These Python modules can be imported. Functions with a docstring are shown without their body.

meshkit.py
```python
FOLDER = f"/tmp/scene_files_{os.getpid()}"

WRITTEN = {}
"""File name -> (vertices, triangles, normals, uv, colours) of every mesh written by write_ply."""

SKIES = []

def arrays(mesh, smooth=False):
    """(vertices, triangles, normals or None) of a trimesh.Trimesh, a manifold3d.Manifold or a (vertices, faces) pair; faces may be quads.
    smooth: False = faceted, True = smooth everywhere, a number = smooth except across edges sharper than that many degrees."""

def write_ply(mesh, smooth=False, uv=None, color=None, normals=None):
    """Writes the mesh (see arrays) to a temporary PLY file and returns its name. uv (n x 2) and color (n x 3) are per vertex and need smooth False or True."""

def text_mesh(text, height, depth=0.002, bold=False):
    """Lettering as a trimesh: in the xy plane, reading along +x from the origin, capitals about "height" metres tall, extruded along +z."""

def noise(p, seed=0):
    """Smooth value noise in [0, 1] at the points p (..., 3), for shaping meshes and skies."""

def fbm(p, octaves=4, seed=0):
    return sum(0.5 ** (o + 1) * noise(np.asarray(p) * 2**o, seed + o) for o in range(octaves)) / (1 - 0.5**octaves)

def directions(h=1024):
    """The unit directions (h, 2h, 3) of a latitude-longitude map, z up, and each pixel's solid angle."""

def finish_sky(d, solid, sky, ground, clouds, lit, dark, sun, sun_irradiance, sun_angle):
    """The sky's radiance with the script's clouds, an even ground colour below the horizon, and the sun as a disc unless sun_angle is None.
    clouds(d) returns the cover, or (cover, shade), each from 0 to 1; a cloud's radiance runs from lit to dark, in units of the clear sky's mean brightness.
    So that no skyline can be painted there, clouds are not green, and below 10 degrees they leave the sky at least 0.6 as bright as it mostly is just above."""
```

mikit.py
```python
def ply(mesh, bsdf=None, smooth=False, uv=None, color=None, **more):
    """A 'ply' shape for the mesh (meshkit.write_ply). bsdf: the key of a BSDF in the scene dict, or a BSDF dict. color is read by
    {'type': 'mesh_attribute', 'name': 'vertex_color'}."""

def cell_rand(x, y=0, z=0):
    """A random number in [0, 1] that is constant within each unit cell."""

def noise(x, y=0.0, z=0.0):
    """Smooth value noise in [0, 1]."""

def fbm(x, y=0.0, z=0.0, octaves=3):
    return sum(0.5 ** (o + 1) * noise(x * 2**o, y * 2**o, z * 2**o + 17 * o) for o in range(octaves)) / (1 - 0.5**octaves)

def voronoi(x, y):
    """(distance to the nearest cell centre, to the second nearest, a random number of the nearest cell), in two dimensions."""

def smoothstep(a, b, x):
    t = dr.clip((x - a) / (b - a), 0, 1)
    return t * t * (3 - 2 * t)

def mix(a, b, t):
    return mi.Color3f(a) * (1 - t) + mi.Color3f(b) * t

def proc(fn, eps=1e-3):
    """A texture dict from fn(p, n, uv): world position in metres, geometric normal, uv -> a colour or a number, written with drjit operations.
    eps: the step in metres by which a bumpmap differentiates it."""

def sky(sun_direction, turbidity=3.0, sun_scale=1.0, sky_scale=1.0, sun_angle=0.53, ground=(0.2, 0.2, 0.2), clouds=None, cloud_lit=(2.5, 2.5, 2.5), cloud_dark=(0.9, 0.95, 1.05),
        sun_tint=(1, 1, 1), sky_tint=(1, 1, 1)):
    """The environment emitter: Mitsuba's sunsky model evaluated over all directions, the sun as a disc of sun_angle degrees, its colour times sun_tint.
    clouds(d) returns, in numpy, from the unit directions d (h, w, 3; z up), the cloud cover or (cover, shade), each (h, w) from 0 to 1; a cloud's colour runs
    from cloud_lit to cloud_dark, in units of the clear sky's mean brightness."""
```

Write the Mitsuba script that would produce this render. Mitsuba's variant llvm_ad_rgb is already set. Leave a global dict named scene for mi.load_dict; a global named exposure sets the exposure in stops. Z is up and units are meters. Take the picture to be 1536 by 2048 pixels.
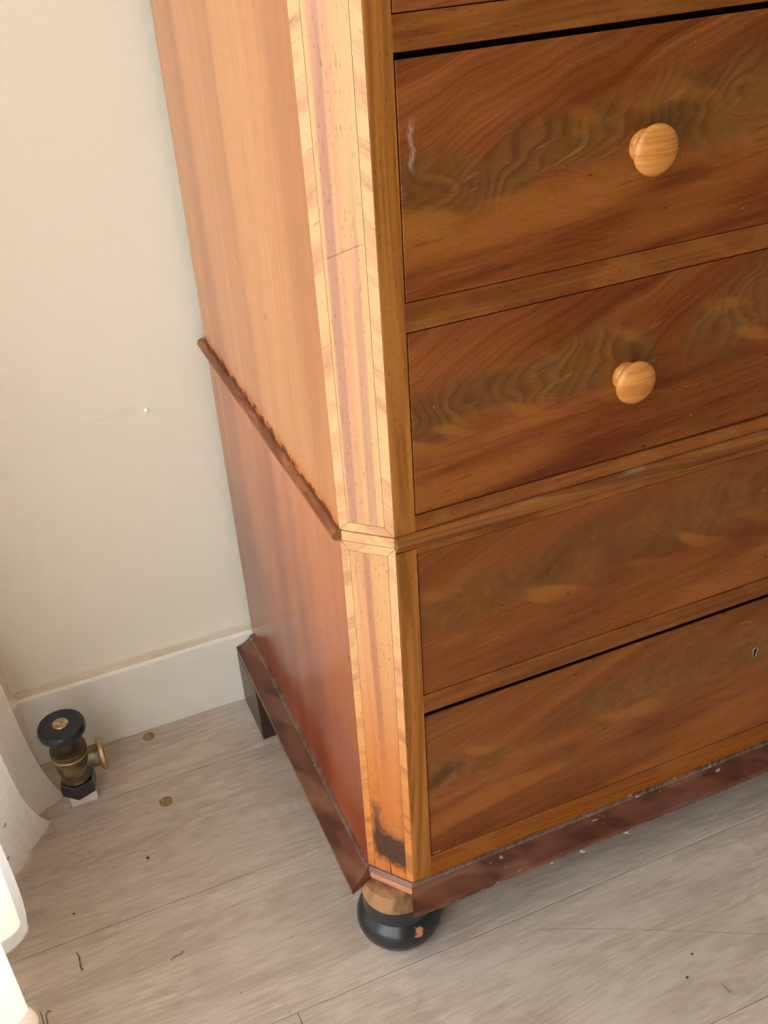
import math, random
import numpy as np, trimesh
import drjit as dr
import mitsuba as mi
import mikit, meshkit
from mikit import noise, fbm, smoothstep, mix, cell_rand, voronoi

random.seed(7)
rng = np.random.default_rng(7)
scene, labels = {}, {}
C3 = mi.Color3f

# ------------------------------------------------------------------ camera
CAM = np.array([-0.23593, -0.69181, 1.10819])
RIGHT = np.array([0.9182208, -0.39216574, -0.05546708])
DOWN = np.array([-0.25879506, -0.48804735, -0.83356758])
FWD = np.array([0.29982608, 0.77975369, -0.54962578])
m4 = np.eye(4)
m4[:3, 0], m4[:3, 1], m4[:3, 2], m4[:3, 3] = -RIGHT, -DOWN, FWD, CAM
scene['camera'] = {'type': 'perspective', 'fov': 2 * math.degrees(math.atan(768 / 2074.99)), 'fov_axis': 'x', 'near_clip': 0.01, 'far_clip': 100.0, 'to_world': mi.ScalarTransform4f(m4.tolist())}

# ------------------------------------------------------------------ light: an overcast sky seen through the room's windows
scene['sky'] = mikit.sky([-0.62, 0.58, 0.50], turbidity=3.5, sun_scale=0.18, sun_tint=(.92, 1.0, 1.10), sky_scale=1.0, ground=(0.34, 0.33, 0.30),
                         clouds=lambda d: np.full(d.shape[:2], 0.93), cloud_lit=(2.42, 2.5, 2.54), cloud_dark=(1.0, 1.0, 1.0))
exposure = 4.58

# ------------------------------------------------------------------ helpers
def numbered(key):
    if key not in used:
        used.add(key); return key
    n = 1
    while f'{key}_{n:03d}' in used:
        n += 1
    used.add(f'{key}_{n:03d}')
    return f'{key}_{n:03d}'
used = set()

def obj(name, mesh, bsdf, parent=None, smooth=False, label=None, cat=None, group=None, kind=None, **kw):
    key = numbered((parent + '__' if parent else '') + name)
    scene[key] = mikit.ply(mesh, 'mat_' + bsdf, smooth=smooth, **kw)
    tag(key, label, cat, group, kind)
    return key

def tag(key, label=None, cat=None, group=None, kind=None):
    d = {k: v for k, v in (('label', label), ('category', cat), ('group', group), ('kind', kind)) if v}
    if d:
        labels.setdefault(key, {}).update(d)

def thing(name, label, cat, group=None):
    key = numbered(name)
    tag(key, label, cat, group)
    return key

def hull(pts):
    return trimesh.convex.convex_hull(np.asarray(pts, float))

def box(x0, x1, y0, y1, z0, z1, b=0.0):
    """A box with all twelve edges chamfered by b."""
    c = np.array([(x0 + x1) / 2, (y0 + y1) / 2, (z0 + z1) / 2]); h = np.array([x1 - x0, y1 - y0, z1 - z0]) / 2
    b = min(b, 0.45 * h.min())
    pts = []
    for s in np.ndindex(2, 2, 2):
        s = np.array(s) * 2 - 1
        for k in range(3):
            q = h - b; q[k] = h[k]
            pts.append(c + s * q)
    return hull(pts)

def front_board(x0, x1, zb, zt, y0, y1, b=0.0008, relief=0):
    """A board in the chest's front: zb and zt are its lower and upper edge's heights at x0 and x1; y0 is its face."""
    pts = []
    for x, sx, i in ((x0, 1, 0), (x1, -1, 1)):
        for z, sz in ((zb[i], 1), (zt[i], -1)):
            pts += [(x, y1, z + (relief if sz < 0 else 0)), (x + sx * b, y0, z + sz * b), (x, y0 + b, z + sz * b * .2), (x + sx * b * .2, y0 + b, z)]
            if relief and sz < 0:
                pts.append((x, y0 + .0014, z))
    return hull(pts)

def lathe(profile, segs=48, axis='z', at=(0, 0, 0)):
    """profile: (radius, height) pairs from one end to the other."""
    m = trimesh.creation.revolve(np.array(profile, float), sections=segs)
    if axis == 'x':
        m.apply_transform(trimesh.transformations.rotation_matrix(math.pi / 2, [0, 1, 0]))
    if axis == '-y':
        m.apply_transform(trimesh.transformations.rotation_matrix(math.pi / 2, [1, 0, 0]))
    m.apply_translation(at)
    if m.volume < 0:
        m.invert()
    return m

def spline(pts, n):
    """Smooth (Catmull-Rom) subdivision of a polyline."""
    p = np.asarray(pts, float)
    p = np.vstack([2 * p[0] - p[1], p, 2 * p[-1] - p[-2]])
    out = []
    for i in range(1, len(p) - 2):
        for t in np.arange(n) / n:
            out.append(.5 * (2 * p[i] + (p[i + 1] - p[i - 1]) * t + (2 * p[i - 1] - 5 * p[i] + 4 * p[i + 1] - p[i + 2]) * t * t + (3 * p[i] - p[i - 1] - 3 * p[i + 1] + p[i + 2]) * t ** 3))
    return np.array(out + [p[-2]])

def tube(path, r, segs=8):
    path = np.asarray(path, float)
    t = np.gradient(path, axis=0); t /= np.linalg.norm(t, axis=1, keepdims=True)
    up = np.array([0.13, 0.21, 0.97])
    a = np.cross(t, up); a /= np.linalg.norm(a, axis=1, keepdims=True); b = np.cross(t, a)
    r = np.broadcast_to(r, len(path))
    ph = np.arange(segs) * 2 * math.pi / segs
    v = (path[:, None] + r[:, None, None] * (np.cos(ph)[None, :, None] * a[:, None] + np.sin(ph)[None, :, None] * b[:, None])).reshape(-1, 3)
    f = []
    for i in range(len(path) - 1):
        for j in range(segs):
            k = (j + 1) % segs
            f += [(i * segs + j, i * segs + k, (i + 1) * segs + k), (i * segs + j, (i + 1) * segs + k, (i + 1) * segs + j)]
    n = len(v)
    v = np.vstack([v, path[0], path[-1]])
    for j in range(segs):
        k = (j + 1) % segs
        f += [(n, k, j), (n + 1, (len(path) - 1) * segs + j, (len(path) - 1) * segs + k)]
    m = trimesh.Trimesh(v, f, process=False)
    if m.volume < 0:
        m.invert()
    return m

def sweep_profile(prof, frame0, frame1, steps=1, wob=None):
    """Extrudes a closed profile of (offset, height) points; frame0 and frame1 give the 3-D point for each profile point at both ends."""
    n = len(prof); v = []
    for s in range(steps + 1):
        t = s / steps
        for i, q in enumerate(prof):
            a, b = np.array(frame0(*q)), np.array(frame1(*q))
            pt = a * (1 - t) + b * t
            if wob is not None:
                pt = pt + wob(pt, q, t)
            v.append(pt)
    f = []
    for s in range(steps):
        for i in range(n):
            j = (i + 1) % n
            f += [(s * n + i, s * n + j, (s + 1) * n + j), (s * n + i, (s + 1) * n + j, (s + 1) * n + i)]
    from shapely.geometry import Polygon
    tv, tf = trimesh.creation.triangulate_polygon(Polygon(prof), engine='earcut')
    idx = [int(np.argmin(((np.array(prof) - q) ** 2).sum(1))) for q in tv]
    f += [(idx[a], idx[b], idx[c]) for a, b, c in tf] + [(steps * n + idx[a], steps * n + idx[c], steps * n + idx[b]) for a, b, c in tf]
    m = trimesh.Trimesh(v, f, process=False)
    trimesh.repair.fix_normals(m)
    return m

# ------------------------------------------------------------------ materials
def rgb(*c):
    return {'type': 'rgb', 'value': list(c)}

def mat(name, color, roughness=0.5, specular=0.5, **kw):
    scene['mat_' + name] = {'type': 'twosided', 'bsdf': {'type': 'principled', 'base_color': color if isinstance(color, dict) else mikit.proc(color), 'roughness': roughness, 'specular': specular, **kw}}
    return name

def streaky(x, along, seed, f=1.0):
    """Long grain: x runs across, along runs with the grain (metres)."""
    w = (fbm(x * 14, along * 2.2, seed, 2) - .5) * .05
    a = fbm((x + w) * 45 * f, along * 2.5, seed + 3.0, 3)
    b = noise((x + w) * 260 * f, along * 9, seed + 9.0)
    return a, b

def pores(x, along, seed, density=.80):
    n = noise(x * 1500, along * 170, seed)
    return smoothstep(density, density + .12, n)

# the drawer fronts' flame veneer: plume axis height at x=.06, its slope and how crisp the feathers are, per drawer
PLUME = [(1.118, .105, 1.0), (.8805, .108, 1.0), (.6935, .090, 1.0), (.4895, .072, .45), (.2690, .055, .35)]
ZCUT = [.99, .792, .58, .382]

def flame(p, n, uv):
    x, z = p.x, p.z
    zc, k, sharp, seed = mi.Float(PLUME[0][0]), mi.Float(PLUME[0][1]), mi.Float(PLUME[0][2]), mi.Float(0)
    for i, cut in enumerate(ZCUT):
        low = z < cut
        zc = dr.select(low, PLUME[i + 1][0], zc); k = dr.select(low, PLUME[i + 1][1], k)
        sharp = dr.select(low, PLUME[i + 1][2], sharp); seed = dr.select(low, (0.0, 0.11, 3.7, 4.1)[i], seed)
    xl = x - .06
    axis = zc + k * xl - .055 * xl * xl
    d0 = z - axis
    wob = (fbm(x * 17 + seed, z * 9, seed, 2) - .5) * .022
    d = d0 + wob
    du, dn = dr.maximum(d, 0), dr.maximum(-d, 0)
    g = 1.25 * du + 15 * du * du + 2.4 * dn + 95 * dn * dn
    phi = xl - g + (fbm(x * 8 + seed, z * 20, seed + 5, 2) - .5) * .026
    far = smoothstep(.008, .05, dr.abs(d))
    s1 = fbm(phi * 15, d * 6 + seed, 1.0, 3)
    s2 = fbm(phi * 85, d * 17, seed + 2, 2)
    s3 = noise(phi * 340, d * 34, seed + 4)
    soft = fbm(x * 8 + seed * 2, z * 22 - x * 5, seed + 6, 3)
    lev = fbm(x * 9 + seed, (z - .10 * x) * 120, seed + 30, 3)
    lev2 = noise(x * 34 + seed, (z - .10 * x) * 520, seed + 31)
    below = smoothstep(.006, .030, dn)
    t = .34 * s1 + .20 * s2 + .12 * s3 + .34 * soft
    t = dr.lerp(t, .30 * lev + .16 * lev2 + .46 * soft + .08 * s2, .85 * below)
    red, brown, tan, gold = C3(.100, .0195, .0032), C3(.160, .0400, .0082), C3(.235, .0705, .0175), C3(.285, .0920, .0150)
    col = mix(red, brown, smoothstep(.30, .52, t))
    col = mix(col, tan, smoothstep(.47, .72, t))
    col = mix(col, C3(.158, .0570, .0098), .40 * (1 - sharp))
    # golden patches in the lower margin
    gl = fbm(x * 5 + seed * 3, z * 26 - x * 3, 6.0, 2)
    col = mix(col, gold, smoothstep(.52, .78, gl) * .55 * smoothstep(.01, -.03, d))
    # plume: overlapping dark crescents along the axis, in uneven patches
    big = noise(x * 9 + seed * 5, 2.0, seed)
    w = .018 + .018 * big + .020 * smoothstep(.08, .40, xl)
    e = dr.abs(d0 - .014 * smoothstep(.05, .4, xl) + .7 * wob + (fbm(x * 42, z * 36, seed, 2) - .5) * .020)
    band = smoothstep(w * 1.25, w * .35, e)
    vee = dr.abs(d0 + (noise(x * 34, 5.0, seed) - .5) * .012)
    pb = xl * 66 + vee * 50 - 1150 * vee * vee + (fbm(x * 20, z * 34, seed + 8, 2) - .5) * 4.5
    cell = dr.floor(pb); fr = pb - cell
    r = cell_rand(cell, seed * 10, 3); r2 = cell_rand(cell, seed * 10, 4)
    cres = smoothstep(0.0, .62, fr) * smoothstep(1.0, .80, fr) * (.30 + .70 * r) + .22 * r2
    blot = fbm(x * 30, z * 34, seed + 11, 3)
    strength = sharp * smoothstep(.10, .45, noise(x * 26 + 4, z * 30, seed + 13))
    cres = dr.lerp(blot, cres, strength * .85)
    ol_d, ol_l = C3(.068, .0255, .0055), C3(.178, .0780, .0200)
    bc = mix(ol_d, ol_l, dr.clip(cres * .75 + .40 * (noise(x * 13, z * 24, seed + 1) - .4) + .20 * smoothstep(.03, .35, xl), 0, 1))
    line = smoothstep(.93, .985, fr) * smoothstep(.55, .9, r) * strength
    bc = mix(bc, C3(.22, .115, .045), line * .12)
    patch = smoothstep(.05, .36, noise(x * 16 + 7, z * 24, seed + 21))
    bc = bc * (1 + (.30 + .9 * (1 - sharp)) * (fbm(x * 75, z * 95, seed + 33, 3) - .5))
    col = mix(col, bc, band * patch * (.52 + .26 * sharp))
    # golden tongues beside the plume
    gt = smoothstep(.55, .74, fbm(x * 24 - dn * 40, z * 30, seed + 15, 2)) * smoothstep(.004, .016, dn) * smoothstep(.050, .020, dn)
    gt = dr.maximum(gt, smoothstep(.60, .76, fbm(x * 20 + du * 30, z * 26, seed + 17, 2)) * smoothstep(.006, .016, du) * smoothstep(.040, .018, du) * .7)
    col = mix(col, C3(.290, .100, .015), gt * .6)
    wisp = smoothstep(.86, .97, noise((d0 - .22 * xl) * 420, x * 34, seed + 25)) * band
    col = mix(col, C3(.27, .125, .050), wisp * .45)
    # a dark knot stain at the left end of the lowest drawer
    kq = dr.sqrt(dr.square((x - .077) / .024) + dr.square((z - .2725 - (x - .077) * .25) / .0135)) + (fbm(x * 60, z * 80, 41.0, 3) - .5) * 1.0
    col = mix(col, C3(.060, .0230, .0080), smoothstep(1.1, .35, kq) * .80)
    chipped = smoothstep(.0007, .0003, dr.abs(z - .1530 - (x - .066) * .02)) * smoothstep(.0055, .0045, dr.abs(x - .0665))
    col = mix(col, C3(.50, .30, .16), chipped * .8)
    # fibres and pores along the figure
    col = col * (1 + .16 * (noise(phi * 620, d * 60, 2.0) - .5) * far + .14 * (noise(x * 420, z * 1100, 4.0) - .5))
    hair = smoothstep(.74, .95, noise(phi * 460, d * 24, seed + 44)) * smoothstep(.35, .6, fbm(x * 16, z * 20, seed + 45, 2))
    dash = smoothstep(.80, .95, noise(x * 55, (z - .12 * x) * 620, seed + 46)) * below
    col = col * (1 + .22 * hair - .24 * dash)
    fleck = smoothstep(.80, .93, noise(phi * 800, d * 70 + x * 20, 5.0))
    col = col * (1 - .22 * fleck * far)
    # old marks: pale scuff beside the left edge of the big drawer, nicks, dark spots
    sc = smoothstep(.0034, .0006, dr.abs(x - .0695 + .001 * dr.sin(z * 300))) * smoothstep(.023, .010, dr.abs(z - .9195)) * smoothstep(.15, .8, fbm(x * 900, z * 300, 1.0, 2))
    col = mix(col, C3(.40, .27, .20), sc * .6)
    nick = smoothstep(.970, .98, noise(x * 75, z * 95, 31.0)) * smoothstep(.60, .8, noise(x * 700, z * 700, 9.0))
    col = mix(col, C3(.42, .24, .13), nick * .5)
    dot = smoothstep(.980, .988, noise(x * 68 + 9, z * 80, 77.0))
    return col * (1 - .5 * dot)

mat('flame_veneer', flame, roughness=.38, specular=.22)

def front_wood(p, n, uv):                                       # stiles: upright grain
    a, b = streaky(p.x, p.z, 1.0, 1.7)
    t = .6 * a + .4 * b
    col = mix(C3(.195, .064, .0095), C3(.315, .118, .0220), smoothstep(.25, .72, t))
    col = mix(col, C3(.42, .165, .040), smoothstep(.6, .85, noise(p.x * 180, p.z * 6, 4.0)) * .45)
    dark = smoothstep(.56, .75, fbm(p.z * 5.5, p.x * 30, 3.0, 2))
    col = mix(col, C3(.125, .042, .007), dark * .4)
    return col * (1 - .3 * pores(p.x, p.z, 2.0))
mat('stile_wood', front_wood, roughness=.38, specular=.22)

def rail_fn(p, n, uv):                                          # rails: level grain
    a, b = streaky(p.z, p.x, 5.0, 2.0)
    t = .6 * a + .4 * b
    col = mix(C3(.135, .0355, .0062), C3(.205, .066, .0130), smoothstep(.25, .75, t))
    gold = smoothstep(.155, .130, p.z)                              # the bottom rail is the yellower wood
    col = mix(col, col * C3(1.25, 1.15, .60), gold)
    cloud = smoothstep(.5, .75, fbm(p.x * 24, p.z * 50, 4.0, 2))
    col = mix(col, C3(.265, .090, .0160), cloud * .5)
    return col * (1 - .3 * pores(p.z, p.x, 2.0))
mat('rail_wood', rail_fn, roughness=.38, specular=.22)

def waist_fn(p, n, uv):
    a, b = streaky(p.z, p.x, 8.0, 2.6)
    col = mix(C3(.110, .031, .0045), C3(.215, .074, .0130), smoothstep(.25, .75, .6 * a + .4 * b))
    dust = smoothstep(.5865, .590, p.z) * smoothstep(.45, .75, fbm(p.x * 35, p.z * 200, 2.0, 2)) * smoothstep(.1, .25, p.x)
    return mix(col, C3(.32, .21, .14), dust * .4)
mat('waist_wood', waist_fn, roughness=.4, specular=.4)

def side_fn(p, n, uv):
    w = (fbm(p.y * 9, p.z * 1.4, 2.0, 2) - .5) * .03
    a = fbm((p.y + w) * 26, p.z * 1.1, 2.0, 2)
    b = fbm((p.y + w) * 90, p.z * 3.0, 7.0, 2)
    broad = fbm(p.y * 9 + .3, p.z * 1.1, 3.0, 2)
    t = .38 * a + .14 * b + .48 * broad
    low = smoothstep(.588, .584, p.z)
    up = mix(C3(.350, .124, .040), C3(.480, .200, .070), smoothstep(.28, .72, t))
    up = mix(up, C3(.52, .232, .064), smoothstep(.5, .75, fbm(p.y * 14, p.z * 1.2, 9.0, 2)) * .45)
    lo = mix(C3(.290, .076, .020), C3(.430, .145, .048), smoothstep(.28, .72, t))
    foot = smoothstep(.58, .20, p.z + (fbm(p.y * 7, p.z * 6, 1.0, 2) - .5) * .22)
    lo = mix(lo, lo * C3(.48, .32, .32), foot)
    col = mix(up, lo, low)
    rag = smoothstep(.0085, .003, dr.abs(p.z - .5925) + (fbm(p.y * 120, p.z * 130, 2.0, 3) - .38) * .018)
    col = mix(col, C3(.085, .022, .009), rag * .9)
    fine = noise(p.y * 620, p.z * 26, 6.0) - .5
    fleck = smoothstep(.74, .92, noise(p.y * 900, p.z * 90, 4.0))
    knot = smoothstep(.985, .992, noise(p.y * 46, p.z * 30, 19.0))
    return col * (1 + .13 * fine) * (1 - .13 * fleck) * (1 - .5 * knot)
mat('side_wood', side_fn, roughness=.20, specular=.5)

AX, AY, BX = 0.0, 0.039, 0.0377
def along_chamfer(p):
    return (p.x * BX + (AY - p.y) * AY) / math.hypot(BX, AY)

def post_fn(p, n, uv):                                          # corner post: striped veneer
    t = along_chamfer(p)
    ww = (fbm(t * 60, p.z * 1.6, 2.0, 2) - .5) * .012
    a = noise((t + ww) * 105, p.z * .7, 1.3)
    b = fbm((t + ww) * 300, p.z * 3.0, 4.0, 2)
    st = smoothstep(.0058, .0028, dr.abs(t - .0175 - ww * .5)) + smoothstep(.0046, .0018, dr.abs(t - .0365 - ww * .4)) * .9
    st = st * smoothstep(1.02, .88, p.z + .3 * (noise(t * 90, p.z * 3, 8.0) - .5)) * smoothstep(.575, .59, p.z)
    st = dr.maximum(st, smoothstep(.0050, .0016, dr.abs(t - .0275 - ww * .5)) * smoothstep(.22, .45, p.z) * smoothstep(.575, .56, p.z))
    col = mix(C3(.56, .315, .140), C3(.50, .245, .125), smoothstep(.38, .66, a))
    col = mix(col, C3(.61, .360, .170), smoothstep(.5, .8, b) * .5)
    col = mix(col, C3(.355, .158, .110), dr.clip(st, 0, 1) * (.60 + .3 * b))
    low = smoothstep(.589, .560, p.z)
    col = mix(col, col * C3(.76, .42, .17), low * (.20 + .80 * smoothstep(.55, .22, p.z)))  # darker finish low down, with the fall-off of light and gloss painted in
    # burn mark near the foot
    wl = (fbm(t * 150, p.z * 120, 3.0, 3) - .5)
    pool = smoothstep(.0285, .016, dr.abs(t - .028) + wl * .012) * smoothstep(.0330, .014, dr.abs(p.z - .1640 + (t - .027) * .15) + wl * .020)
    tongue = smoothstep(.0080, .001, dr.abs(t - .0125) + wl * .009) * smoothstep(.262, .185, p.z + wl * .06) * smoothstep(.128, .150, p.z)
    haze = smoothstep(.055, .012, dr.abs(p.z - .180)) * smoothstep(.04, .01, dr.abs(t - .018)) * .5
    burn = dr.clip(dr.maximum(pool * .95, tongue * .80) + haze * (.4 + wl), 0, 1)
    col = mix(col, C3(.030, .011, .008), burn * .95)
    scr = smoothstep(.0006, .0002, dr.abs(p.z - (.838 + (t - .01) * .45))) * smoothstep(.011, .014, t) * smoothstep(.045, .040, t)
    col = col * (1 - .5 * scr)
    return col * (1 - .28 * pores(t, p.z, 6.0, .80))
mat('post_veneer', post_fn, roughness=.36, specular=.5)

def band_fn(p, n, uv):                                          # crossbanding: slanting short grain with chatoyance
    t = along_chamfer(p)
    side = dr.select(t < .027, 1.0, -1.0)
    q = p.z - side * t * .75
    a = noise(q * 75, t * 12, 7.0); b = noise(q * 420, t * 30, 3.0)
    piece = cell_rand(dr.floor(p.z * 14 + side), side, 2)
    col = mix(C3(.58, .340, .155), C3(.49, .240, .118), smoothstep(.40, .72, .8 * a + .2 * b))
    col = mix(col, C3(.66, .410, .195), piece * .35)
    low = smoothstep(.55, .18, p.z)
    col = mix(col, col * C3(.80, .46, .19), low)  # deeper finish plus dimmer light towards the foot, put into the colour
    dark = smoothstep(.66, .8, noise(q * 95, t * 40, 12.0))
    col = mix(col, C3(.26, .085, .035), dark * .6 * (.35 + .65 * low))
    edge = smoothstep(.165, .125, p.z) * smoothstep(.42, .62, fbm(t * 120, p.z * 80, 8.0, 2))
    col = mix(col, C3(.06, .02, .012), edge * .5 * smoothstep(.008, .012, t) * smoothstep(.05, .044, t))
    return col * (1 - .30 * pores(q * .8, t, 3.0, .82))
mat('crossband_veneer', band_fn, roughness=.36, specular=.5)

def mould_fn(p, n, uv):                                         # base moulding: dark red polish, worn, dusty on its ledge
    s = p.x + p.y
    a = fbm(s * 26, p.z * 90 + p.x * 4, 2.0, 3)
    col = mix(C3(.052, .0125, .0070), C3(.105, .030, .0150), smoothstep(.30, .70, a))
    worn = smoothstep(.52, .70, fbm(p.x * 13, p.y * 13 + p.z * 60, 9.0, 2))
    col = mix(col, C3(.19, .085, .050), worn * .45)
    blot = smoothstep(.58, .80, fbm(s * 22, p.z * 140, 21.0, 3))
    col = mix(col, C3(.055, .022, .016), blot * .45)
    dust = smoothstep(.1178, .1192, p.z) * (.30 + .7 * smoothstep(.35, .65, fbm(s * 90, (p.x - p.y) * 300, 5.0, 3)))
    col = mix(col, C3(.19, .155, .130), dust * .45)
    speck = smoothstep(.80, .90, noise(p.x * 210, p.y * 210, p.z * 210)) * smoothstep(.5, .7, noise(p.x * 30, p.y * 30, 4.0))
    col = mix(col, C3(.42, .34, .30), speck * .6)
    edge = smoothstep(.1005, .0985, p.z) * smoothstep(.5, .7, noise(s * 160, 3.0, 1.0))
    return mix(col, C3(.30, .105, .04), edge * .5)
mat('mould_wood', mould_fn, roughness=.30, specular=.5)

mat('bead_wood', lambda p, n, uv: mix(C3(.150, .046, .017), C3(.330, .120, .045), smoothstep(.3, .75, fbm(p.z * 260, p.y * 14, 3.0, 3))), roughness=.42, specular=.4)
mat('bare_wood', lambda p, n, uv: mix(C3(.115, .052, .020), C3(.33, .175, .080), smoothstep(.28, .72, fbm(p.x * 60, p.y * 60 + p.z * 25, 3.0, 3))), roughness=.7, specular=.25)
mat('pink_wood', lambda p, n, uv: mix(C3(.36, .150, .075), C3(.50, .235, .125), noise(p.x * 70, p.y * 70, p.z * 300)), roughness=.6, specular=.3)

CHIP = (0.0370, -0.0050, 0.0361)
def ebon_fn(p, n, uv):
    wear = smoothstep(.022, .002, p.z + (fbm(p.x * 60, p.y * 60, p.z * 40, 2) - .5) * .016)
    col = mix(C3(.011, .012, .014), C3(.085, .034, .020), wear * .8)
    q = dr.sqrt(dr.square((p.x - CHIP[0]) * .8) + dr.square(p.y - CHIP[1]) + dr.square((p.z - CHIP[2]) * .8)) + (fbm(p.x * 160, p.y * 160, p.z * 160, 3) - .5) * .011
    return mix(col, C3(.40, .165, .075), smoothstep(.0052, .0036, q))
mat('ebonised', ebon_fn, roughness=.27, specular=.5)
mat('dark_block', lambda p, n, uv: mix(C3(.018, .010, .008), C3(.055, .030, .022), fbm(p.x * 30, p.y * 30, p.z * 90, 2)), roughness=.33, specular=.5)
mat('black_inside', rgb(.012, .007, .004), roughness=.9, specular=.1)
mat('groove', rgb(.085, .032, .014), roughness=.7, specular=.2)

def knob_fn(p, n, uv):
    a = fbm(p.x * 16, p.y * 50, p.z * 150, 3); b = noise(p.x * 50, 1.0, p.z * 700)
    return mix(C3(.42, .150, .026), C3(.56, .240, .055), smoothstep(.30, .75, .7 * a + .3 * b))
mat('knob_wood', knob_fn, roughness=.33, specular=.5)

JOINTS = [-.0165 + .2045 * k for k in range(-16, 4)]
def floor_fn(p, n, uv):
    row = dr.floor((p.y + .0165) / .2045)
    seed = cell_rand(row, 5, 2) * 37
    wv = (fbm(p.x * 3 + seed, p.y * 14, seed, 2) - .5) * .05
    a = fbm(p.x * 9 + seed, (p.y + wv) * 60, seed, 3)
    b = noise(p.x * 45 + seed, (p.y + wv) * 420, 3.0)
    blot = fbm(p.x * 11 + seed, p.y * 17, seed + 4, 3)
    t = .42 * a + .20 * b + .38 * blot
    col = mix(C3(.362, .292, .236), C3(.478, .404, .338), smoothstep(.30, .70, t))
    ripple = noise(p.x * 120 + (fbm(p.x * 14, p.y * 26, 2.0, 2) - .5) * 14, p.y * 22, seed)
    rm = smoothstep(.42, .62, fbm(p.x * 6, p.y * 8, seed + 9, 2))
    col = col * (1 + .17 * (ripple - .5) * rm)
    pale = smoothstep(.70, .90, noise(p.x * 38 + seed, p.y * 300, 8.0)) * smoothstep(.40, .65, fbm(p.x * 8, p.y * 12, 6.0, 2))
    col = mix(col, C3(.53, .46, .38), pale * .40)
    dk = smoothstep(.74, .92, noise(p.x * 30 + seed, p.y * 260, 18.0)) * smoothstep(.45, .65, fbm(p.x * 7, p.y * 15, 16.0, 2))
    col = col * (1 - .10 * dk)
    spot = smoothstep(.985, .993, noise(p.x * 70, p.y * 90, 5.0))
    col = mix(col, C3(.12, .09, .065), spot * .5)
    grit = noise(p.x * 900, p.y * 900, 4.0) - .5
    scr = smoothstep(.0012, .0004, dr.abs((p.y + .105) + (p.x - .30) * .42 - .012 * dr.sin(p.x * 9))) * smoothstep(.14, .20, p.x) * smoothstep(.50, .42, p.x)
    col = col * (1 - .22 * scr) * (1 + .10 * grit)
    return col * (.96 + .08 * cell_rand(row, 1, 1))
mat('oak_floor', floor_fn, roughness=.42, specular=.45)
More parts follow.
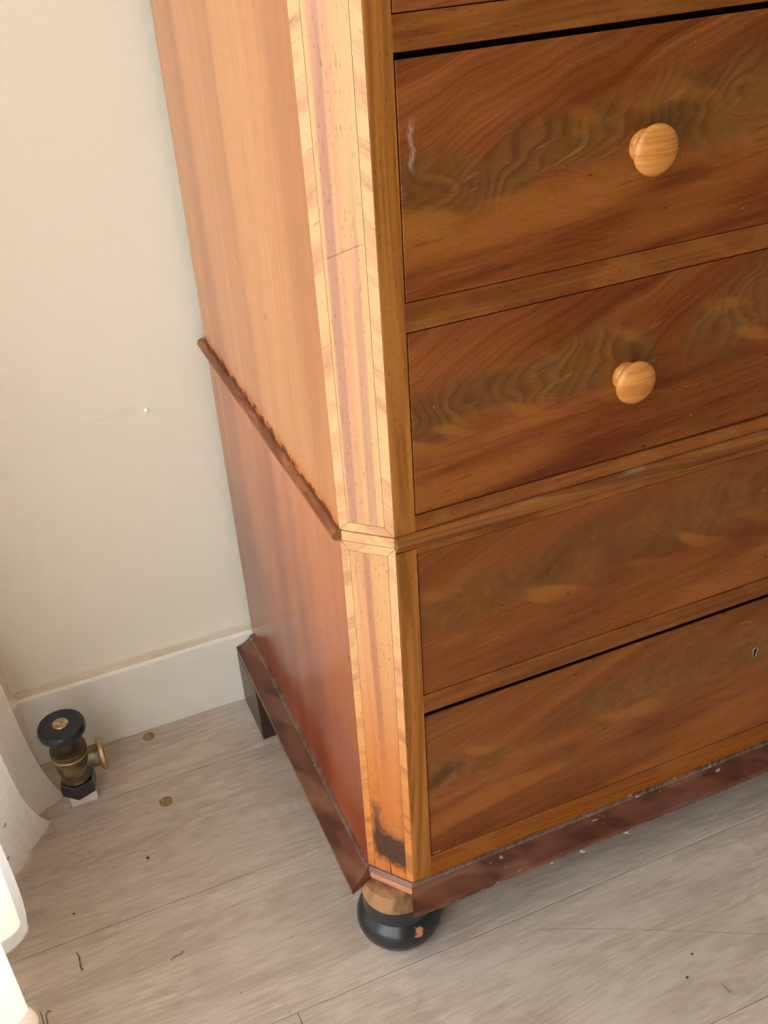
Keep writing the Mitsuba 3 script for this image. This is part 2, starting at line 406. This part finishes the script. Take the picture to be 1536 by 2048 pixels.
mat('floor_gap', rgb(.06, .045, .035), roughness=.9, specular=.1)
mat('plug_wood', lambda p, n, uv: mix(C3(.20, .125, .066), C3(.29, .19, .105), noise(p.x * 300, p.y * 120, 1.0)), roughness=.6, specular=.3)

def wall_fn(p, n, uv):
    a = fbm(p.x * 3, p.y * 3, p.z * 3, 3); b = noise(p.x * 30, p.y * 30, p.z * 30)
    col = mix(C3(.735, .695, .585), C3(.770, .738, .635), .7 * a + .3 * b)
    mark = smoothstep(.006, .001, dr.abs(p.z - .512 - (p.x + .13) * .12)) * smoothstep(.05, .01, dr.abs(p.x + .135))
    return col * (1 - .06 * mark)
mat('wall_paint', wall_fn, roughness=.55, specular=.3)
mat('board_paint', lambda p, n, uv: mix(C3(.70, .69, .62), C3(.76, .75, .685), fbm(p.x * 14, p.y * 14, p.z * 20, 3)), roughness=.30, specular=.5)
mat('ledge_paint', lambda p, n, uv: mix(C3(.56, .49, .38), C3(.70, .65, .53), fbm(p.x * 30, p.y * 90, 3.0, 3)), roughness=.5, specular=.3)
mat('white_paint', rgb(.80, .79, .76), roughness=.45)
mat('pin_white', rgb(.90, .90, .89), roughness=.3)
mat('ceiling_paint', rgb(.82, .81, .78), roughness=.7)

def cloth_fn(p, n, uv):
    wv = noise(uv.x * 900, uv.y * 60, 1.0) * .5 + noise(uv.x * 60, uv.y * 900, 2.0) * .5
    thread = smoothstep(.60, .85, noise(uv.x * 240, uv.y * 22, 5.0)) + smoothstep(.60, .85, noise(uv.x * 22, uv.y * 240, 6.0))
    col = mix(C3(.74, .70, .65), C3(.82, .785, .74), wv)
    spot = smoothstep(.94, .97, noise(uv.x * 42, uv.y * 42, 9.0))
    return mix(col * (1 - .035 * thread), C3(.16, .13, .11), spot * .6)
scene['mat_linen'] = {'type': 'principledthin', 'base_color': mikit.proc(cloth_fn), 'roughness': .8, 'diff_trans': 1.05, 'eta': 1.3, 'spec_trans': 0.0}

mat('brass', lambda p, n, uv: mix(C3(.120, .098, .066), C3(.33, .265, .165), smoothstep(.3, .75, fbm(p.x * 90, p.y * 90, p.z * 90, 3))), roughness=.36, metallic=.85)
mat('bronze', lambda p, n, uv: mix(C3(.075, .062, .046), C3(.16, .130, .090), fbm(p.x * 80, p.y * 80, p.z * 80, 3)), roughness=.42, metallic=.6)
mat('gold_brass', rgb(.48, .35, .17), roughness=.38, metallic=.85)
mat('brass_screw', lambda p, n, uv: mix(C3(.30, .20, .12), C3(.75, .55, .38), noise(p.x * 260, p.y * 260, 2.0)), roughness=.3, metallic=.85)
mat('steel', rgb(.10, .10, .115), roughness=.25, metallic=.9)
mat('pewter', rgb(.42, .41, .39), roughness=.35, metallic=.8)
mat('bakelite', rgb(.013, .016, .022), roughness=.24, specular=.5)
mat('plastic_white', rgb(.66, .63, .59), roughness=.4)
mat('dirt', rgb(.055, .040, .030), roughness=.9, specular=.1)
mat('twig_brown', rgb(.17, .115, .08), roughness=.8, specular=.2)
mat('lint', rgb(.40, .38, .36), roughness=.9, specular=.1)

# ------------------------------------------------------------------ the room
YB = .518                      # back wall
XC, XL = -.345, -.72           # where the bay's slanted wall starts; window wall
YL = YB - (XC - XL)            # where the slanted wall meets the window wall
XR, YF, H = 4.6, -4.2, 2.6

fl = obj('floor', box(XL - .12, XR + .1, YF - .1, YB + .1, -.06, -.012), 'floor_gap', kind='structure', label='grey brown wooden plank floor')
for k in range(-22, 4):
    ya, yb = -.0165 + .2045 * k, -.0165 + .2045 * (k + 1)
    if yb < YF or ya > YB:
        continue
    ya, yb = max(ya, YF), min(yb, YB)
    start = {-1: -.12, 0: -.62, 1: -.66, 2: -1.3}.get(k, -1.2 + (k * .53) % 1.3)
    x = start - 1.42 * math.ceil((start - XL) / 1.42)
    while x < XR:
        a, b = max(x, XL), min(x + 1.42, XR)
        if b - a > .02:
            obj('plank', box(a + .0003, b - .0003, ya + .0003, yb - .0003, -.012, 0, .0007), 'oak_floor', fl)
        x += 1.42
for (px, py, r) in ((-.1861, .3522, .0092), (-.1810, .4870, .0085)):
    obj('plug', lathe([(0, -.004), (r, -.004), (r, .0003), (r * .9, .0006), (0, .0006)], 24, at=(px, py, 0)), 'plug_wood', fl, label='round brown wooden plug set in the floor')

def wall_quad(a, b, z0, z1, t, name, m='wall_paint', **kw):
    """A wall of thickness t from a to b (plan), its thickness on the left of a->b."""
    a, b = np.array(a, float), np.array(b, float)
    d = (b - a) / np.linalg.norm(b - a); nrm = np.array([-d[1], d[0]]) * t
    pts = [(*q, z) for q in (a, b, b + nrm, a + nrm) for z in (z0, z1)]
    return obj(name, hull(pts), m, kind='structure', **kw)

# walls run so that their thickness lies outside the room
wall_quad((XC, YB), (XR + .1, YB), -.05, H, -.12, 'wall_back') if False else obj('wall_back', box(XC - .02, XR + .1, YB, YB + .12, -.05, H), 'wall_paint', kind='structure', label='cream painted wall behind the chest')
s2 = math.sqrt(.5)
BT = .40                                          # along the slanted wall: solid up to here, then a full-height window
def bay_piece(t0, t1, z0, z1, d0=0.0, d1=.08):
    pts = []
    for t in (t0, t1):
        q = np.array([XC, YB]) * (1 - t) + np.array([XL, YL]) * t
        for d in (d0, d1):
            pts += [(q[0] - s2 * d, q[1] + s2 * d, z) for z in (z0, z1)]
    return hull(pts)
obj('wall_bay', trimesh.util.concatenate([bay_piece(0, BT, -.05, H), bay_piece(BT, 1.0, -.05, .06), bay_piece(BT, 1.0, 2.38, H)]), 'wall_paint', kind='structure')
obj('window_2', trimesh.util.concatenate([bay_piece(BT, BT + .08, .06, 2.38, .02, .06), bay_piece(.92, 1.0, .06, 2.38, .02, .06), bay_piece(BT, 1, .06, .11, .02, .06), bay_piece(BT, 1, 2.33, 2.38, .02, .06)]), 'white_paint', kind='structure')
WY0, WY1, WZ0, WZ1 = -1.75, .11, .10, 2.38     # window in the left wall
def left_piece(y0, y1, z0, z1):
    return box(XL - .12, XL, y0, y1, z0, z1)
obj('wall_left', trimesh.util.concatenate([left_piece(YF - .1, WY0, -.05, H), left_piece(WY1, YL + .03, -.05, H), left_piece(WY0, WY1, -.05, WZ0), left_piece(WY0, WY1, WZ1, H)]), 'wall_paint', kind='structure')
w1 = obj('window_1', trimesh.util.concatenate([box(XL - .09, XL - .03, WY0, WY1, z, z + .05, .004) for z in (WZ0, WZ1 - .05)] +
                                              [box(XL - .09, XL - .03, y, y + .05, WZ0, WZ1, .004) for y in (WY0, (WY0 + WY1) / 2 - .025, WY1 - .05)]), 'white_paint', kind='structure')
obj('wall_front', box(XL - .12, XR + .1, YF - .12, YF, -.05, H), 'wall_paint', kind='structure')
obj('wall_right', box(XR, XR + .12, YF - .1, YB + .1, -.05, H), 'wall_paint', kind='structure')
obj('ceiling', box(XL - .12, XR + .12, YF - .12, YB + .12, H, H + .1), 'ceiling_paint', kind='structure')

# baseboard: flat face with a rounded top edge, and a grubby ledge up to the wall
BF, BH = .5005, .1255
bp = [(BF, .0005), (BF, BH - .004), (BF + .0006, BH - .0018), (BF + .0020, BH - .0006), (BF + .0036, BH), (YB - .0005, BH), (YB - .0005, .0005)]
bb = obj('baseboard_back', sweep_profile(bp, lambda y, z: (XC + (YB - y) * .4142, y, z), lambda y, z: (XR - .001, y, z)), 'board_paint', kind='structure', label='white painted baseboard along the cream wall')
obj('ledge', sweep_profile([(BF + .0045, BH + .0001), (YB - .0008, BH + .0001), (YB - .0008, BH + .0022), (YB - .003, BH + .0009)], lambda y, z: (XC + (YB - y) * .4142, y, z), lambda y, z: (XR - .002, y, z)), 'ledge_paint', bb)
# the same board on the slanted wall
def bay_pt(o, z, at):
    base = np.array([XC, YB]) * (1 - at) + np.array([XL, YL]) * at
    q = base + np.array([s2, -s2]) * (YB - o)
    if at == 0:                                                        # mitre with the back wall's board
        q = np.array([XC + (YB - o) * .4142, o])
    return (q[0], q[1], z)
obj('baseboard_bay', sweep_profile(bp, lambda o, z: bay_pt(o, z, 0), lambda o, z: bay_pt(o, z, 1)), 'board_paint', kind='structure')

# ------------------------------------------------------------------ the chest of drawers
D, W, ZTOP = .4985, .9626, 1.245
ZS = .5905                                                             # seam between upper and lower case
def A(z):                                                              # edge between side and chamfer
    if z >= ZS - .012:
        return np.array([0, np.interp(z, [.59, 1.016], [.0350, .0412])])
    return np.array([0, np.interp(z, [.12, .58], [.0455, .0350])])
def B(z):                                                              # edge between chamfer and front
    if z >= ZS - .012:
        return np.array([np.interp(z, [.59, 1.016], [.0382, .0375]), 0])
    return np.array([np.interp(z, [.12, .58], [.0360, .0386]), 0])
LC = .0543
def post_pt(t, z, n, mirror=False):
    """t in metres along the chamfer (0 at the side), n outwards."""
    a, b = A(z), B(z)
    q = a + (b - a) * (t / LC)
    d = (b - a) / np.linalg.norm(b - a)
    q = q + np.array([d[1], -d[0]]) * n
    return ((W - q[0]) if mirror else q[0], q[1], z)

chest = thing('chest_of_drawers', 'antique mahogany chest of drawers with chamfered corners and flame veneer fronts', 'chest of drawers')
def part(name, mesh, m, smooth=False, label=None):
    return obj(name, mesh, m, chest, smooth, label)

# dark inside, back and top
part('carcass', box(.018, W - .018, .022, D - .006, .105, ZTOP - .02), 'black_inside')
part('back_panel', box(.003, W - .003, D - .006, D, .10, ZTOP - .002), 'groove')
part('top_board', box(-.012, W + .012, -.012, D, ZTOP, ZTOP + .022, .004), 'side_wood')

for mirror in (False, True):
    fx = (lambda x: W - x) if mirror else (lambda x: x)
    for z0, z1 in ((ZS + .0003, ZTOP), (.116, ZS - .0003)):
        pts = []
        for z in (z0, z1):
            ya = A(z)[1]
            for x, y in ((0, ya + .0012), (.0009, ya + .0003), (.018, ya + .0003), (.018, D), (.0009, D), (0, D - .001)):
                pts.append((fx(x), y, z))
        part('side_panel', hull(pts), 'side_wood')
    # half-round bead over the seam, chewed along its upper edge
    zc, ny = ZS - .0048, 120
    def bead_wob(pt, q, t):
        k = math.sin(t * 71) * .3 + meshkit.noise(np.array([t * 90, q[0] * 400, 1.0]), 3) - .5
        return np.array([0, 0, .0014 * k * (q[1] > zc + .003)])
    prof = [(.0012, zc + .0052)] + [(-.0082 * math.cos(a), zc + .0058 * math.sin(a)) for a in np.linspace(1.45, -1.45, 13)] + [(.0012, zc - .0052)]
    sgn = -1 if mirror else 1
    bead = sweep_profile(prof, lambda o, z: (fx(o), .0335, z), lambda o, z: (fx(o), .509, z), ny, bead_wob)
    part('side_bead', bead, 'bead_wood', 40, 'dark half-round bead nailed along the side')
    # corner posts
    def prism(tz, n0, n1):
        from shapely.geometry import Polygon
        poly = [(t, z) for t, z in tz]
        return sweep_profile(poly, lambda t, z: post_pt(t, z, n0, mirror), lambda t, z: post_pt(t, z, n1, mirror))
    TH, G, CB = .0016, .00016, .0092
    for case in ('upper', 'lower'):
        if case == 'upper':
            zb, zt = ZS + .0004, ZTOP
            body = prism([(.0004, zb), (LC - .0004, zb), (LC - .0004, zt), (.0004, zt)], -.02, -TH)
            bands = [[(0, zb), (CB - G, zb + CB), (CB - G, zt), (0, zt)], [(LC, zb), (LC, zt), (LC - CB + G, zt), (LC - CB + G, zb + CB)],
                     [(0 + 2 * G, zb), (LC - 2 * G, zb), (LC - CB + 0 * G, zb + CB - 2 * G), (CB, zb + CB - 2 * G)]]
            mid = [(CB + G, zb + CB + G), (LC - CB - G, zb + CB + G), (LC - CB - G, zt), (CB + G, zt)]
        else:
            zb, zt, zf = .1195, .5795, .5690
            body = prism([(.0004, zb), (LC - .0004, zb), (LC - .0004, ZS - .0004), (.0004, ZS - .0004)], -.02, -TH)
            CB = .0083
            bands = [[(0, zb), (CB - G, zb), (CB - G, zf), (0, zt - .001)], [(LC, zb), (LC, zt - .001), (LC - CB + G, zf), (LC - CB + G, zb)],
                     [(2 * G, zt - .0005), (CB, zf + G), (LC - CB, zf + G), (LC - 2 * G, zt - .0005)]]
            mid = [(CB + G, zb), (LC - CB - G, zb), (LC - CB - G, zf - G), (CB + G, zf - G)]
        post = part('corner_post', body, 'groove')
        for bnd in bands:
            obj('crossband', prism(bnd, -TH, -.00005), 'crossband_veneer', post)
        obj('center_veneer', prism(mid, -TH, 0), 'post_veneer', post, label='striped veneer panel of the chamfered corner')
        if case == 'lower':
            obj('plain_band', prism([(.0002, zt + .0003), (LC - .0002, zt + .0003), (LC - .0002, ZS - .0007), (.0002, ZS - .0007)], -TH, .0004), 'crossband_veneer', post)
    # at the foot of the post: the moulding's broken return, a bare strip below it
    part('corner_lip', sweep_profile([(.0, .1198), (.0022, .1196), (.0036, .1178), (.0028, .1160), (.0042, .1140), (.0036, .1120), (0, .1112)],
                                     lambda n, z: post_pt(.0006, z, n, mirror), lambda n, z: post_pt(LC - .0006, z, n, mirror)), 'mould_wood')
    part('corner_block', sweep_profile([(-.016, .1112), (.0024, .1112), (.0030, .1030), (.0016, .0985), (-.016, .0985)], lambda n, z: post_pt(.001, z, n, mirror), lambda n, z: post_pt(LC - .001, z, n, mirror)), 'pink_wood', label='bare wood where the corner moulding is missing')
    # stiles
    for zb, zt in ((ZS + .0004, ZTOP), (.121, .5722)):
        x1 = .0590
        pts = []
        for z in (zb, zt):
            bx = B(z)[0]
            pts += [(fx(bx + .0004), .0006, z), (fx(bx + .001), 0, z), (fx(x1 - .0006), 0, z), (fx(x1), .0008, z), (fx(x1), .02, z), (fx(bx + .006), .02, z)]
        part('stile', hull(pts), 'stile_wood')

X0, X1 = .0592, W - .0592
# rails, top to bottom: (lower edge, upper edge) at the left end and at x = X1
RS = .0137 * (X1 - X0)
for zb, zt, y0 in (((1.2120, 1.2120), (ZTOP, ZTOP), 0.0), ((.9815, .9822), (1.0050, 1.0050), 0.0), ((.7783, .7783 + RS * .7), (.8026, .8060), .0002), ((.5910, .5925), (.6068, .6040), 0.0), ((.3702, .3688), (.3932, .3928), 0.0), ((.1205, .1205), (.1506, .1518), 0.0)):
    part('rail', front_board(X0 - .001, X1 + .001, zb, zt, y0, .02, .0007), 'rail_wood')
# waist moulding between the two cases, and the thin strip under it
wp = [(.012, .5903), (-.0008, .5903), (-.0024, .5893), (-.0042, .5868), (-.0046, .5838), (-.0040, .5806), (-.0026, .5776), (-.0008, .5756), (-.0006, .5740), (.0004, .5732), (.012, .5732)]
part('waist_moulding', sweep_profile(wp, lambda y, z: (.0384 + y * -.2, y, z), lambda y, z: (W - .0384 + y * .2, y, z + .002)), 'waist_wood', 35)
part('rail', front_board(X0 - .001, X1 + .001, (.5655, .5660), (.5728, .5745), .0004, .02, .0005), 'rail_wood')

# drawers
DR = [((1.0058, 1.0058), (1.2105, 1.2105)), ((.8032, .8066), (.9768, .9768)), ((.6080, .6096), (.7774, .7774 + RS * .7)), ((.3940, .3934), (.5646, .5652)), ((.1512, .1523), (.3630, .3613))]
KNOBS = {0: 1.128, 1: .8903, 2: .6922}
def knob_mesh(x, z):
    prof = [(0, -.004), (.0128, -.004), (.0128, .0018), (.0134, .0026), (.0134, .0038), (.0127, .0043), (.0127, .0047), (.0131, .0053), (.0128, .0062), (.0112, .0072), (.0104, .0084), (.0106, .0096), (.0124, .0106), (.0156, .0118),
            (.0184, .0134), (.0196, .0150), (.0199, .0166), (.0196, .0180), (.0186, .0194), (.0166, .0207), (.0135, .0219), (.0095, .0228), (.0050, .0234), (0, .0236)]
    return lathe(prof, 56, '-y', (x, 0, z))
for i, (zb, zt) in enumerate(DR):
    rec = (.0004, .0003, .0004, .0016, .0020)[i]
    dkey = part('drawer', front_board(X0 + .0006, X1 - .0006, zb, zt, rec, .02, .0007, -.014), 'flame_veneer')
    if i in KNOBS:
        for x in (.2668, W - .2668):
            obj('knob', knob_mesh(x, KNOBS[i]), 'knob_wood', dkey, 40, label='pale turned wooden knob')
    if i in (3, 4):
        kz = .2835 if i == 4 else .497
        kx = .4813
        if i == 3:
            continue
        # keyhole escutcheon: a thin metal loop round the hole
        loop = [(.0032 * math.sin(a), .0032 * math.cos(a)) for a in np.linspace(-2.5, 2.5, 21)] + [(.0026, -.0086), (0, -.0096), (-.0026, -.0086)]
        loop = np.array(loop + loop[:1]); path = np.c_[kx + loop[:, 0], np.full(len(loop), rec - .0002), kz + .003 + loop[:, 1]]
        obj('escutcheon', tube(path, .0007, 8), 'pewter', dkey, True, 'grey metal keyhole escutcheon')
        obj('keyhole', trimesh.util.concatenate([lathe([(0, -.0002), (.0027, -.0002), (.0027, .00015), (0, .00015)], 20, '-y', (kx, rec, kz + .003)), box(kx - .0016, kx + .0016, rec - .00015, rec + .0004, kz - .0055, kz + .002)]), 'black_inside', dkey)

# base moulding: (offset from the case, height)
MP = [(-.004, .1200), (.0030, .1200), (.0044, .1194), (.0050, .1182), (.0048, .1170), (.0058, .1156), (.0092, .1136), (.0124, .1112), (.0166, .1090), (.0212, .1072), (.0252, .1062), (.0268, .1056), (.0272, .1046), (.0270, .0972), (.0262, .0964), (-.004, .0964)]
def wav(pt, q, t):
    k = meshkit.fbm(pt * 22, 3, 5) - .5
    c = max(0, meshkit.noise(pt * 70, 8) - .72) * (q[0] > .02)
    return np.array([0, 0, k * .0016 * (q[0] > .003) - c * .006])
yc = A(.12)[1]; xc = B(.12)[0]; T2 = math.tan(math.radians(22.5))
part('base_moulding', sweep_profile(MP, lambda o, z: (-o, D, z), lambda o, z: (-o, yc - max(o, 0) * T2 - .003, z), 60, wav), 'mould_wood', 35)
part('base_moulding', sweep_profile(MP, lambda o, z: (xc - max(o, 0) * T2 - .002, -o, z), lambda o, z: (W - xc + max(o, 0) * T2 + .002, -o, z), 100, wav), 'mould_wood', 35)
part('base_moulding', sweep_profile(MP, lambda o, z: (W + o, D, z), lambda o, z: (W + o, yc - max(o, 0) * T2 - .003, z), 60, wav), 'mould_wood', 35)
for m in (0, 1):
    x = W - .031 if m else .031
    foot = part('bun_foot', lathe([(0, 0), (.034, 0), (.038, .0012), (.0445, .0060), (.0485, .0125), (.0506, .0200), (.0502, .0280), (.0474, .0350), (.0428, .0400), (.0388, .0430), (.0376, .0450), (.0384, .0468), (.0412, .0474), (.0424, .0486), (.0420, .0580), (.0424, .0705), (.0, .0705)], 64, at=(x, .041, 0)), 'ebonised', 40, 'black turned bun foot')
    obj('neck', lathe([(0, .0706), (.0420, .0706), (.0414, .0800), (.0408, .0984), (0, .0984)], 48, at=(x, .041, 0)), 'bare_wood', foot, 40, 'unpainted top of the foot')
    xs = sorted((W + .027, W - .055) if m else (-.0275, .055))
    part('rear_foot', box(xs[0], xs[1], .4040, .4990, 0, .0962, .0012), 'dark_block', label='plain dark block foot at the back')

# ------------------------------------------------------------------ radiator valve in the corner
VX, VY = -.2905, .4145
valve = thing('radiator_valve', 'old brass radiator valve with black hand wheel standing on the floor in the corner', 'radiator valve')
def vp(name, prof, m, label=None, parent=valve, segs=40, dx=0, dy=0, smooth=35):
    return obj(name, lathe(prof, segs, at=(VX + dx, VY + dy, 0)), m, parent, smooth, label)
obj('sleeve', box(VX - .0165, VX + .0200, VY - .0165, VY + .018, 0, .017, .001), 'plastic_white', valve, label='white square sleeve at the floor')
def hexa(r, z0, z1):
    pts = []
    for k in range(6):
        a = math.radians(60 * k + 18)
        for z, s_ in ((z0, .94), (z0 + .002, 1), (z1 - .002, 1), (z1, .94)):
            pts.append((VX + r * s_ * math.cos(a), VY + r * s_ * math.sin(a), z))
    return hull(pts)
obj('hex_nut', hexa(.0255, .017, .040), 'steel', valve, label='dark hexagonal nut')
body = vp('body', [(0, .040), (.0185, .040), (.0205, .0420), (.0212, .048), (.0218, .060), (.0226, .074), (.0236, .081), (.0244, .0845), (0, .0845)], 'brass')
vp('ring', [(0, .0845), (.0240, .0845), (.0250, .0855), (.0250, .0872), (.0242, .0882), (0, .0882)], 'gold_brass')
vp('collar', [(0, .0882), (.0243, .0882), (.0243, .0960), (.0232, .0968), (.0130, .0974), (.0124, .1235), (0, .1235)], 'bronze')
wheel = vp('hand_wheel', [(0, .1230), (.0240, .1230), (.0292, .1243), (.0312, .1275), (.0318, .1310), (.0314, .1350), (.0302, .1378), (.0280, .1392), (.0130, .1390), (.0, .1390)], 'bakelite', 'black hand wheel', segs=56)
obj('screw', lathe([(0, .1385), (.0108, .1385), (.0108, .1404), (.0096, .1416), (.0050, .1420), (.0030, .1410), (0, .1408)], 32, at=(VX, VY, 0)), 'brass_screw', wheel, 35, 'brass screw')
out = obj('outlet', lathe([(0, .012), (.0150, .012), (.0150, .036), (0, .036)], 32, 'x', (VX, VY + .002, .0640)), 'brass', valve, 35, 'short brass outlet')
obj('flange', lathe([(.008, .036), (.0195, .036), (.0220, .0375), (.0222, .0420), (.0205, .0440), (.0150, .0440), (.0142, .0408), (.008, .0405)], 40, 'x', (VX, VY + .002, .0640)), 'gold_brass', out, 35, 'round brass flange')

# ------------------------------------------------------------------ curtain pooling on the floor
def curtain_line(h):
    f = math.exp(-h / .035)
    def P(low, high):
        return np.array(low) * f + np.array(high) * (1 - f)
    lean = np.array([-.25, .02]) * float(np.clip((h - .22) / .9, 0, 1) ** 1.2)
    tips = [P((-.43, .470), (-.44, .455)), P((-.375, .462), (-.395, .455)),
            P((-.3150, .428), (-.3370, .452)) - np.array([.05, .02]) * min(h, .5),
            P((-.345, .408), (-.372, .418)),
            P((-.362, .398), (-.385, .395)),
            P((-.3390, .386), (-.3640, .383)) - np.array([.03, .02]) * min(h, .5),
            P((-.366, .352), (-.384, .345)), P((-.396, .320), (-.405, .315)), P((-.432, .300), (-.430, .296)),
            P((-.408, .262), (-.404, .264)),
            P((-.3890, .232), (-.3800, .240)) - np.array([.03, .0]) * min(h, .5),
            P((-.402, .212), (-.394, .206)), P((-.436, .190), (-.432, .180)),
            P((-.416, .142), (-.414, .146)), P((-.4010, .116), (-.4020, .124)), P((-.412, .098), (-.410, .098)), P((-.440, .080), (-.436, .078)),
            P((-.420, .050), (-.422, .046)), P((-.408, .020), (-.412, .022)), P((-.425, -.01), (-.425, -.008)), P((-.445, -.03), (-.44, -.03)), P((-.420, -.07), (-.42, -.07)), P((-.445, -.11), (-.44, -.11))]
    return spline(np.array(tips) + lean, 10)
hs = np.r_[np.linspace(0.0015, .06, 16), np.linspace(.07, .30, 14), np.linspace(.35, 2.3, 16)]
rows = [curtain_line(h) for h in hs]
nc = len(rows[0]); vv, uvs = [], []
slen = np.r_[0, np.cumsum(np.linalg.norm(np.diff(rows[20], axis=0), axis=1))]
for h, r in zip(hs, rows):
    lift = .012 * np.clip(np.sin(slen * 23 + 1.0), 0, 1) * math.exp(-h / .05)
    for (x, y), s, l in zip(r, slen, lift):
        vv.append((x, y, h + l)); uvs.append((s, h))
ff = []
for i in range(len(hs) - 1):
    for j in range(nc - 1):
        a = i * nc + j
        ff += [(a, a + 1, a + nc + 1), (a, a + nc + 1, a + nc)]
obj('curtain', trimesh.Trimesh(vv, ff, process=False), 'linen', None, True, 'long off-white linen curtain pooling on the floor at the left edge', 'curtain', uv=np.array(uvs))
obj('curtain_rod', tube([(-.672, YL + .02, 2.33), (-.672, -.3, 2.33), (-.672, -1.2, 2.33), (-.672, -2.7, 2.33)], .011, 16), 'white_paint', None, True, 'white curtain rod above the curtain', 'curtain rod')

# ------------------------------------------------------------------ small things
obj('wall_pin', lathe([(0, -.004), (.0016, -.004), (.0020, .0), (.0030, .0008), (.0029, .0026), (.0016, .0038), (0, .0041)], 20, '-y', (-.0848, YB, .5084)), 'pin_white', None, 40, 'tiny white pin stuck in the cream wall left of the chest', 'pin')
def crumb(x, y, r, seed):
    m = trimesh.creation.icosphere(subdivisions=2, radius=r)
    k = 1 + .5 * (meshkit.noise(m.vertices * 1.2 / r, seed) - .5)
    m.vertices *= k[:, None]
    m.vertices[:, 2] *= .7
    m.apply_translation((x, y, -m.vertices[:, 2].min()))
    return m
for k, (x, y, r, lab) in enumerate(((-.2298, .2676, .0018, 'black crumb on the floor between the valve and the chest'), (.2965, -.1661, .0014, 'dark crumb on the floor in front of the chest, the nearer of two'),
                                    (.3196, -.1445, .0013, 'dark crumb on the floor in front of the chest, the farther of two'), (-.3328, .2245, .0012, 'dark crumb on the floor close beside the curtain'))):
    obj('crumb', crumb(x, y, r, k), 'dirt', None, True, lab, 'crumb')
obj('twig', tube(spline([(-.3385, .1670, .0012), (-.3368, .1600, .0013), (-.3372, .1520, .0012), (-.3369, .1425, .0012), (-.3345, .1430, .0018)], 5), .0007, 8), 'twig_brown', None, True, 'short bent brown twig on the floor beside the curtain', 'twig')
obj('wood_shaving', tube(spline([(-.2370, .1090, .0007), (-.2315, .1115, .0010), (-.2240, .1118, .0007), (-.2200, .1150, .0008)], 5), .0005, 6), 'twig_brown', None, True, 'fine brown fibre on the floor in front of the chest corner', 'fibre')
obj('thread', tube(spline([(-.3775, .1045, .0008), (-.3815, .1060, .0012), (-.3840, .1010, .0010), (-.3835, .0900, .0008), (-.3850, .0700, .0008), (-.3880, .0840, .0010), (-.3880, .1000, .0012), (-.3895, .1090, .0010)], 6), .00045, 6), 'twig_brown', None, True, 'dark looped thread on the floor at the curtain hem', 'thread')
def fluff(x, y, z, r, seed):
    rr = np.random.default_rng(seed)
    ms = []
    for _ in range(5):
        a = rr.normal(0, r * .5, (4, 3)); a[:, 2] *= .5
        ms.append(tube(spline(a, 4), r * .13, 5))
    b = crumb(0, 0, r * .45, seed); b.apply_translation(-b.centroid)
    m = trimesh.util.concatenate(ms + [b])
    m.apply_translation((x, y, z))
    return m
for k, (x, z, r) in enumerate(((.3010, .0955, .0028), (.2385, .0957, .0028), (.1995, .0960, .0018))):
    obj('lint', fluff(x, -.0285, z, r, k + 3), 'lint', None, True, 'white lint caught under the front base moulding, ' + ('rightmost tuft', 'middle tuft', 'leftmost tuft')[k], 'lint', 'lint under the base moulding')
